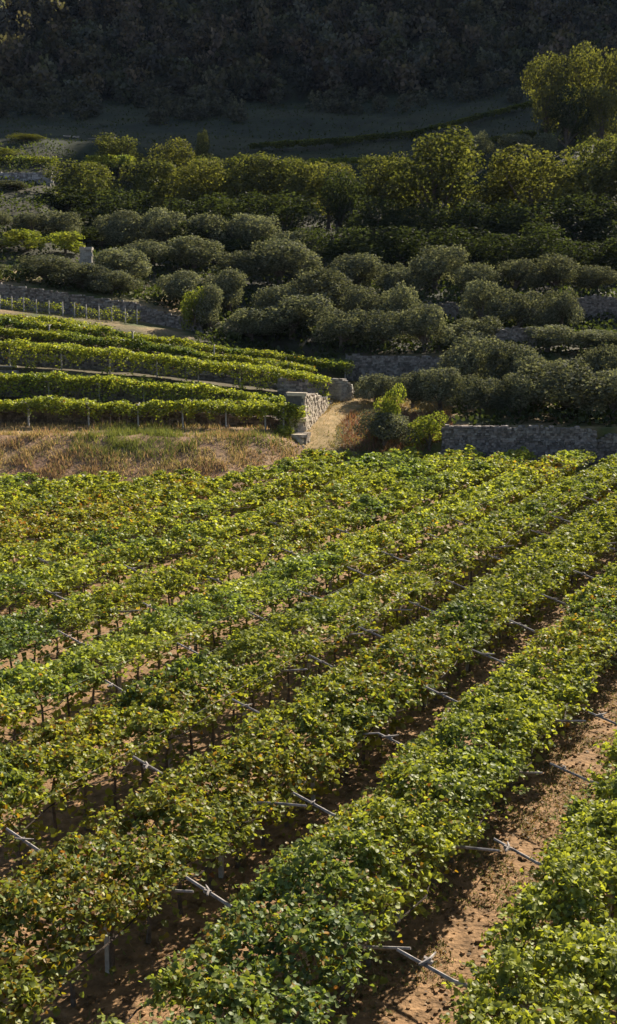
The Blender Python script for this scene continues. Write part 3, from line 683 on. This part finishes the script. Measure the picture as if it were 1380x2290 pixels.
# posts
tpost = MB(); tpost.box((0, 0, 1.1), (.12, .12, 2.2), jit=.01); tpost = tpost.mesh('post', M_post)
tarm = MB(); tarm.tube([(0, -1.1, 2.3), (0, 0, 2.0), (0, 1.1, 2.25)], .05, 6); tarm = tarm.mesh('arm', M_wood)
def tposts(name, pxs, Y, hgt, desc, arm=True, grp=None, w=1.0):
    for i, p in enumerate(pxs):
        x = (p - CX) / F * (Y * ct + 6 * st); z = gz(x, Y); e = empty(name, (x, Y, z - .05))
        tag(e, desc[i] if isinstance(desc, list) else desc, 'post', grp)
        a = obj('post', tpost, e); a.scale = (w, w, hgt / 2.5)
        if arm: b = obj('arm', tarm, e); b.scale = (1, 1, hgt / 2.5)
ordn = ['first', 'second', 'third', 'fourth', 'fifth', 'sixth', 'seventh', 'eighth', 'ninth', 'tenth', 'eleventh', 'twelfth']
ordn += ['thirteenth', 'fourteenth', 'fifteenth', 'sixteenth']
tposts('pergola_post', [62, 197, 308, 408, 505, 593, 634], 98.6, 2.45, [f'pale post under the lowest vine terrace, {ordn[i]} from the left edge' for i in range(7)], grp='posts of the lowest vine terrace', w=1.15)
tposts('pergola_post', [-12, 110, 222, 322, 430, 530], 104.6, 2.2, [f'grey post under the second vine terrace, {ordn[i]} from the left edge' for i in range(6)], grp='posts of the second vine terrace')
tposts('pergola_post', [25, 140, 247, 352, 444, 537, 622, 706], 109.2, 2.5, [f'grey post in the shade under the third vine terrace, {ordn[i]} from the left edge' for i in range(8)], grp='posts of the third vine terrace')
tposts('pergola_post', [115, 300, 480, 640, 772], 119.4, 1.9, [f'grey post in the uppermost vine terraces, {ordn[i]} from the left edge' for i in range(5)], grp='posts of the uppermost vine terraces')
tposts('vine_stake', [8, 34, 60, 88, 116, 146, 172, 198, 226, 254, 284, 310], 130.5, 1.9, [f'pale upright stake before the grey wall, {ordn[i]} from the left edge' for i in range(12)], arm=False, grp='stakes of the upright vines')
# pale bench-like slab at the left edge
m = MB(); m.box((0, 0, .62), (1.7, .35, .12), jit=.01); slab = m.mesh('slab', M_stone)
m = MB(); m.box((0, 0, .28), (.2, .3, .56), jit=.01); leg_ = m.mesh('leg', M_stone)
x, y, z = at(20, 818, 109.3); e = empty('stone_bench', (x, y, z - .68)); tag(e, 'pale horizontal stone slab under the third vine terrace at the left edge', 'stone slab')
obj('slab', slab, e)
for dx in (-.6, .6): l_ = obj('leg', leg_, e); l_.location = (dx, 0, 0)

# ------------------------------------------------------------------ trees
def crown_mesh(kind, seed, nleaf, lsize, nl, colA, colB, warm=0.0, hgt=1.5, z0=.25, mat=None, lobes_r=(.28, .5)):
    """unit tree: crown radius 1, total height hgt"""
    r = np.random.default_rng(seed); C = []; Rr = []
    for i in range(nl):
        a = r.uniform(0, 2 * np.pi); q = r.random() ** .5 * .76; zz = r.random() ** .85
        C.append((q * math.cos(a) * (1 - .35 * zz), q * math.sin(a) * (1 - .35 * zz), z0 + .25 + zz * (hgt - z0 - .55))); Rr.append(r.uniform(*lobes_r))
    C = np.array(C); Rr = np.array(Rr); w = Rr ** 2 / np.sum(Rr ** 2)
    n = nleaf; li = r.choice(nl, n, p=w); d = r.normal(size=(n, 3)); d /= np.linalg.norm(d, axis=1, keepdims=True)
    rad = Rr[li] * (.72 + .3 * r.random(n) + .45 * (vn(d[:, 0] * 3 + li, d[:, 1] * 3 + d[:, 2] * 3, seed) - .5))
    P = C[li] + d * rad[:, None]
    # drop leaves deep inside other lobes
    dist = np.linalg.norm(P[:, None, :] - C[None], axis=2) / Rr[None]; deep = (np.sort(dist, axis=1)[:, 0] < .62) & (r.random(n) < .8)
    k = ~deep & (P[:, 2] > z0 * .5); P, d, li = P[k], d[k], li[k]; n = len(P)
    N = d * 1.0 + r.normal(0, .42, (n, 3)) + np.array([0, 0, .2]); T = r.normal(size=(n, 3)) + np.array([0, 0, .15]); 
    u = r.random(n)[:, None]; lobe_c = r.random(nl)[li][:, None]
    c = (colA * (1 - u) + colB * u) * (.8 + .4 * lobe_c)
    if warm > 0:
        ww = np.clip((lobe_c - (1 - warm * 1.3)) * 3, 0, .85) * (.5 + .5 * r.random(n)[:, None]); c = c * (1 - ww) + np.array([.25, .225, .065]) * (.6 + .7 * u) * ww
    s = lsize * r.uniform(.6, 1.3, n)
    T = T / np.linalg.norm(T, axis=1, keepdims=True); B = np.cross(T, N); B /= np.maximum(np.linalg.norm(B, axis=1, keepdims=True), 1e-6)
    s = s[:, None]; V = np.stack([P, P - B * .42 * s + T * .5 * s, P + T * s, P + B * .42 * s + T * .5 * s], 1)
    return V, c, C
def crown_obj_mesh(V, c, mat): 
    n = len(V); return mesh_np('crown', V.reshape(-1, 3), np.arange(n * 4).reshape(-1, 4), mat, c)
def trunk_for(C, seed, hgt, r0):
    r = random.Random(seed); m = MB(); m.tube([(0, 0, -.15), (.02, .01, .15), (-.02, .02, .35), (.0, 0, hgt * .55)], [r0 * 1.3, r0, r0 * .8, r0 * .5], 7)
    for c in C[:6]: m.tube([(0, 0, .25), (c[0] * .4, c[1] * .4, (c[2] + .25) * .5), tuple(c)], [r0 * .6, r0 * .4, r0 * .12], 5)
    return m.mesh('trunk', M_bark)
OA, OB = np.array([.06, .070, .045]), np.array([.215, .22, .155])
BA, BB = np.array([.05, .06, .022]), np.array([.15, .148, .055])
def variants(kind, cnt, seed0, **kw):
    out = []
    for i in range(cnt):
        V, c, C = crown_mesh(kind, seed0 + i, **kw)
        out.append((crown_obj_mesh(V, c, kw['mat']), trunk_for(C, seed0 + i, kw.get('hgt', 1.5), .07 if kind == 'olive' else .06)))
    return out
olive_v = variants('olive', 7, 200, nleaf=10500, lsize=.062, nl=22, colA=OA, colB=OB, hgt=1.6, z0=.2, mat=M_olive, lobes_r=(.2, .4))
broad_v = variants('broad', 5, 300, nleaf=7500, lsize=.062, nl=26, colA=BA, colB=BB, warm=.14, hgt=2.2, z0=.35, mat=M_tree, lobes_r=(.2, .38))
yel_v = variants('broad', 3, 330, nleaf=7500, lsize=.062, nl=26, colA=np.array([.07, .075, .028]), colB=np.array([.17, .16, .055]), warm=.14, hgt=2.2, z0=.35, mat=M_tree, lobes_r=(.2, .4))
shaded_v = variants('broad', 4, 360, nleaf=5200, lsize=.075, nl=22, colA=np.array([.028, .036, .016]), colB=np.array([.055, .065, .03]), warm=.01, hgt=2.2, z0=.3, mat=M_tree, lobes_r=(.24, .44))  # leaf colours darkened to carry the shade of the lower belts
pale_v = variants('broad', 3, 390, nleaf=3000, lsize=.10, nl=14, colA=np.array([.12, .15, .035]), colB=np.array([.24, .24, .05]), warm=.2, hgt=1.9, z0=.1, mat=M_tree, lobes_r=(.22, .4))
tree_count = 0
def tree(name, vs, hu, px, ytop, wpx, Y, label, cat, group, i=None, sink=0):
    global tree_count; tree_count += 1
    rr = random.Random(int(px * 7 + ytop * 3 + Y)); v = vs[(tree_count * 5 + int(px)) % len(vs)] if i is None else vs[i]
    if name == 'shade_tree': ytop += rr.uniform(-16, 12)
    zt = zat(ytop, Y); x = (px - CX) / F * (Y * ct + (H - zt) * st); zg = gz(x, Y) - sink
    h = max(zt - zg, 1.2); w = wpx / F * Y / 2 * (rr.uniform(1.12, 1.42) if name == 'olive_tree' else (1.3 if 'belt' in label or 'wood' in (group or '') else (.92 if 'lone' in (group or '') else 1.1)))
    e = empty(name, (x, Y, zg), rr.uniform(0, 6.28)); tag(e, label, cat, group)
    sxy = w * 1.06; sz = h / (hu * .98)
    for me, nm in ((v[0], 'crown'), (v[1], 'trunk')):
        o = obj(nm, me, e); o.scale = (sxy * rr.uniform(.95, 1.05), sxy * rr.uniform(.9, 1.05), sz)
    return e
random.seed(3)
OL = {
 'in front row above long shaded wall': [(842, 838, 100, 112), (925, 835, 100, 110), (985, 822, 120, 109), (1080, 842, 125, 107), (1165, 838, 110, 106), (1270, 808, 185, 106), (1375, 822, 130, 105)],
 'in second row above long shaded wall': [(1050, 755, 130, 118), (1145, 768, 130, 117), (1200, 800, 120, 112), (1345, 775, 130, 113), (1440, 780, 130, 113)],
 'behind the small wall patch at right': [(1225, 728, 150, 126), (1325, 738, 130, 126), (1400, 742, 120, 125)],
 'in row above the dirt path wall': [(560, 690, 130, 133), (655, 662, 150, 134), (765, 690, 120, 128), (855, 697, 120, 127), (950, 685, 130, 126), (1065, 710, 120, 128)],
 'in second row above path wall': [(405, 608, 110, 140), (512, 606, 120, 141), (610, 640, 110, 137), (715, 604, 135, 141), (808, 640, 100, 137), (895, 637, 100, 136), (1082, 630, 105, 138), (1165, 650, 120, 137), (1258, 647, 90, 138)],
 'in dark row below the wood': [(340, 540, 120, 156), (432, 530, 120, 158), (530, 562, 100, 154), (625, 538, 130, 156), (800, 570, 130, 153), (885, 590, 90, 151), (975, 552, 125, 154), (1070, 590, 100, 151), (1155, 580, 105, 152), (1245, 570, 125, 153), (1335, 595, 100, 151)],
 'in highest row touching the wood': [(270, 474, 120, 173), (368, 470, 115, 173), (470, 482, 110, 171), (565, 478, 120, 172), (655, 512, 100, 168)],
 'above the upright staked vines': [(100, 572, 150, 141), (185, 590, 120, 140), (265, 556, 125, 144), (250, 602, 110, 139), (-30, 590, 110, 142)],
 'in high group at left edge': [(-15, 470, 90, 168), (70, 478, 80, 170), (140, 474, 90, 171), (-10, 540, 70, 158)],
}
for grp, L in OL.items():
    for i, (px, yt, w, Y) in enumerate(sorted(L)):
        sz = 'large' if w >= 130 else ('small' if w <= 100 else 'rounded')
        tree('olive_tree', olive_v, 1.6, px, yt, w, Y, f'{sz} grey green olive tree, {ordn[i]} from the left {grp}', 'olive tree', 'olive trees ' + grp)
BL = {
 'in sunlit top line of wood': ('broadleaf_tree', broad_v, [(-40, 330, 130, 226), (185, 352, 160, 203), (268, 302, 120, 234), (335, 350, 120, 205), (545, 336, 150, 206), (640, 343, 150, 207), (862, 343, 120, 208), (980, 293, 215, 198), (1125, 358, 120, 206), (1330, 298, 140, 205), (1400, 315, 140, 203), (480, 345, 90, 208), (925, 350, 100, 209), (1265, 372, 100, 204)]),
 'among yellowing crowns topping the wood': ('yellowing_tree', yel_v, [(380, 312, 100, 214), (435, 362, 140, 200), (735, 362, 130, 206), (1190, 331, 200, 199), (60, 305, 80, 246)]),
 'in shaded middle belt of wood': ('shade_tree', shaded_v, [(150, 415, 150, 196), (265, 430, 150, 188), (400, 445, 150, 187), (520, 435, 160, 188), (640, 440, 150, 187), (755, 395, 110, 196), (840, 440, 150, 187), (940, 460, 140, 184), (1050, 450, 160, 186), (1170, 465, 160, 185), (1290, 440, 160, 186), (1390, 450, 150, 185)]),
 'in lowest dark belt above the olives': ('shade_tree', shaded_v, [(225, 500, 120, 178), (440, 505, 140, 172), (545, 520, 120, 170), (710, 505, 140, 170), (810, 515, 140, 168), (905, 510, 140, 170), (1030, 515, 150, 168), (1130, 525, 130, 166), (1225, 515, 140, 168), (1325, 525, 140, 166), (1410, 525, 130, 166)]),
}
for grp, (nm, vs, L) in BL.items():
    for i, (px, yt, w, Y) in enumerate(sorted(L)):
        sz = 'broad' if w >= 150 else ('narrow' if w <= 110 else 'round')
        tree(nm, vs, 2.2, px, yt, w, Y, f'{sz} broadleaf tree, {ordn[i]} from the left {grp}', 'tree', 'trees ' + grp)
for (px, yt, w, Y, l) in [(1225, 122, 140, 258, 'left one of the sunlit trees standing alone above the wood at upper right'), (1320, 100, 130, 264, 'tallest of the sunlit trees standing alone at the upper right edge'), (1400, 92, 120, 262, 'sunlit tree cut by the right edge high up'), (1350, 190, 130, 254, 'brownish tree in front of the sunlit group at upper right'), (1270, 200, 120, 255, 'shaded tree at the foot of the sunlit group at upper right')]:
    tree('broadleaf_tree', yel_v if yt < 195 else shaded_v, 2.2, px, yt, w, Y, l, 'tree', 'lone trees at upper right')
tree('conical_tree', broad_v, 2.2, 450, 290, 48, 232, 'narrow pointed tree sticking up from the wood left of centre', 'tree', None)
for (px, yt, w, Y, l) in [(1070, 298, 70, 246, 'low sunlit bush on the ridge line right of the biggest tree'), (1150, 300, 90, 247, 'low greyish bush on the ridge line between two trees at right'), (1215, 300, 70, 246, 'low green bush on the ridge line left of the right hand trees'), (25, 432, 90, 200, 'pale bush below the blue grey wall at the left edge')]:
    tree('ridge_bush', olive_v, 1.6, px, yt, w, Y, l, 'bush', None)
tree('green_shrub', pale_v, 1.9, 60, 512, 110, 157, 'bright yellow green shrub at the left edge among grey olives', 'shrub', None)
tree('green_shrub', pale_v, 1.9, 145, 516, 95, 157, 'bright yellow green shrub beside the grey stone pier', 'shrub', None)
tree('young_tree', pale_v, 1.9, 876, 862, 72, 101, 'light green young tree beside the dirt path', 'tree', None)
tree('grey_bush', olive_v, 1.6, 862, 918, 135, 99.5, 'rounded grey green bush beside the dirt path', 'bush', None)
tree('wild_vine', pale_v, 1.9, 962, 922, 95, 99.2, 'yellow green bush at the left end of the long shaded wall', 'bush', None)
tree('yellow_bush', pale_v, 1.9, 435, 645, 60, 133, 'yellow autumn bush against the olives near the wall end', 'bush', None)
tree('brown_bush', olive_v, 1.6, 470, 640, 90, 134, 'brownish olive beside the yellow autumn bush', 'olive tree', None)
tree('ivy_bush', pale_v, 1.9, 632, 968, 45, 96.6, 'small dark green bush beside the stone block at the path', 'bush', None, sink=.3)
tree('weed_bush', pale_v, 1.9, 655, 905, 30, 99.0, 'weed growing on the low step wall', 'bush', None)

# scrub under the trees (uncountable)
n = 90000; px = rng.uniform(-300, 1750, n); Y = np.concatenate([np.where(rng.random(n * 2 // 3) < .85, rng.uniform(135, 245, n * 2 // 3), rng.uniform(245, 335, n * 2 // 3)), rng.uniform(100, 150, n - n * 2 // 3)])
B = on_terrain(px, Y); ppx, ppy = pix(B[:, 0], B[:, 1], B[:, 2])
keep = ((Y > 137) | ((ppx > 440) & (Y > 124)) | (ppx > 1010)) & (fbm(B[:, 0] / 4, B[:, 1] / 4, 141) > .36) & (Y > 99.6); B = B[keep]; Y = Y[keep]; n = len(B)
hh = rng.random(n) * (.4 + 1.2 * np.clip((fbm(B[:, 0] / 3, B[:, 1] / 3, 143) - .3) * 2, 0, 1)); B[:, 2] += hh
T = rng.normal(size=(n, 3)) + [0, 0, .3]; N = rng.normal(size=(n, 3)) * .6 + [0, 0, .7]; u = rng.random(n)[:, None]
o = leaves('undergrowth', B, T, N, rng.uniform(.3, .6, n), np.array([.045, .055, .022]) * (.6 + .8 * u), M_tree, None, 1)
tag(o, 'dark scrub covering the slope under and between the trees', 'undergrowth', kind='stuff')

# ------------------------------------------------------------------ the wood on the mountain side (one mass)
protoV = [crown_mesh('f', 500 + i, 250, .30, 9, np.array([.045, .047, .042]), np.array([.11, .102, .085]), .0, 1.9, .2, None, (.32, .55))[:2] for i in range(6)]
VV, CC = [], []
rf = random.Random(12); cntf = 0
for Yb in np.arange(338, 470, 5.6):
    for pxb in np.arange(-200, 1600, 6.0 / Yb * F):
        Y = Yb + rf.uniform(-2.5, 2.5); px = pxb + rf.uniform(-22, 22)
        x = (px - CX) / F * (Y + 2); zg = gz(x, Y); p = pix(x, Y, zg)
        edge = np.interp(px, [0, 700, 1180, 1400], [336, 338, 342, 300])
        if Y < edge or p[1] < -140: continue
        v, c = protoV[rf.randrange(6)]; s = rf.uniform(3.0, 5.2); a = rf.uniform(0, 6.28); ca, sa = math.cos(a), math.sin(a)
        w = v.reshape(-1, 3); sh = s * rf.uniform(.85, 1.25)
        w = np.stack([(w[:, 0] * ca - w[:, 1] * sa) * s + x, (w[:, 0] * sa + w[:, 1] * ca) * s + Y, w[:, 2] * sh + zg - 1.0], 1)
        g_ = rf.uniform(.5, 1.6); tt = np.array([g_ * rf.uniform(.9, 1.25), g_, g_ * rf.uniform(.8, 1.1)])
        VV.append(w); CC.append(c * tt); cntf += 1
for (p0, p1, yy, Yr, den) in [(1180, 1480, 250, 262, 12), (-150, 560, 250, 300, 40), (-150, 560, 250, 326, 50), (560, 1180, 250, 318, 26)]:
    for i in range(den):
        px = rf.uniform(p0, p1); Y = Yr + rf.uniform(-6, 18); x = (px - CX) / F * (Y + 2); zg = gz(x, Y); v, c = protoV[rf.randrange(6)]; s = rf.uniform(2, 3.4)
        w = v.reshape(-1, 3); VV.append(np.stack([w[:, 0] * s + x, w[:, 1] * s + Y, w[:, 2] * s * .9 + zg - .5], 1)); CC.append(c)
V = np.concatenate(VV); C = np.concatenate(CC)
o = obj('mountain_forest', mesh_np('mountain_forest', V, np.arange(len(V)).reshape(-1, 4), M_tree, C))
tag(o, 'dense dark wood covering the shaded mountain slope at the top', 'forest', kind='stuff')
open('/tmp/st.txt','w').write(str((sum(len(m.loops)-2*len(m.polygons) for m in bpy.data.meshes), ntrunk, tree_count, cntf))) if 0 else None; print('tris', sum(len(m.loops)-2*len(m.polygons) for m in bpy.data.meshes)); print('forest trees', cntf, 'trees', tree_count, 'trunks', ntrunk)

# ------------------------------------------------------------------ the air in the valley
hm = MB(); hm.box((0, 0, 0), (1, 1, 1)); mh = bpy.data.materials.new('haze'); mh.use_nodes = True
for n_ in list(mh.node_tree.nodes): mh.node_tree.nodes.remove(n_)
pv = mh.node_tree.nodes.new('ShaderNodeVolumePrincipled'); ho = mh.node_tree.nodes.new('ShaderNodeOutputMaterial')
pv.inputs['Color'].default_value = (.45, .62, 1.0, 1); pv.inputs['Density'].default_value = .000025; pv.inputs['Anisotropy'].default_value = .0
mh.node_tree.links.new(pv.outputs[0], ho.inputs['Volume'])
hz = obj('haze', hm.mesh('haze', mh)); hz.scale = (3200, 2000, 480); hz.location = (0, 600, 239); hz['kind'] = 'stuff'; hz['label'] = 'thin blue haze in the valley air'; hz['category'] = 'haze'
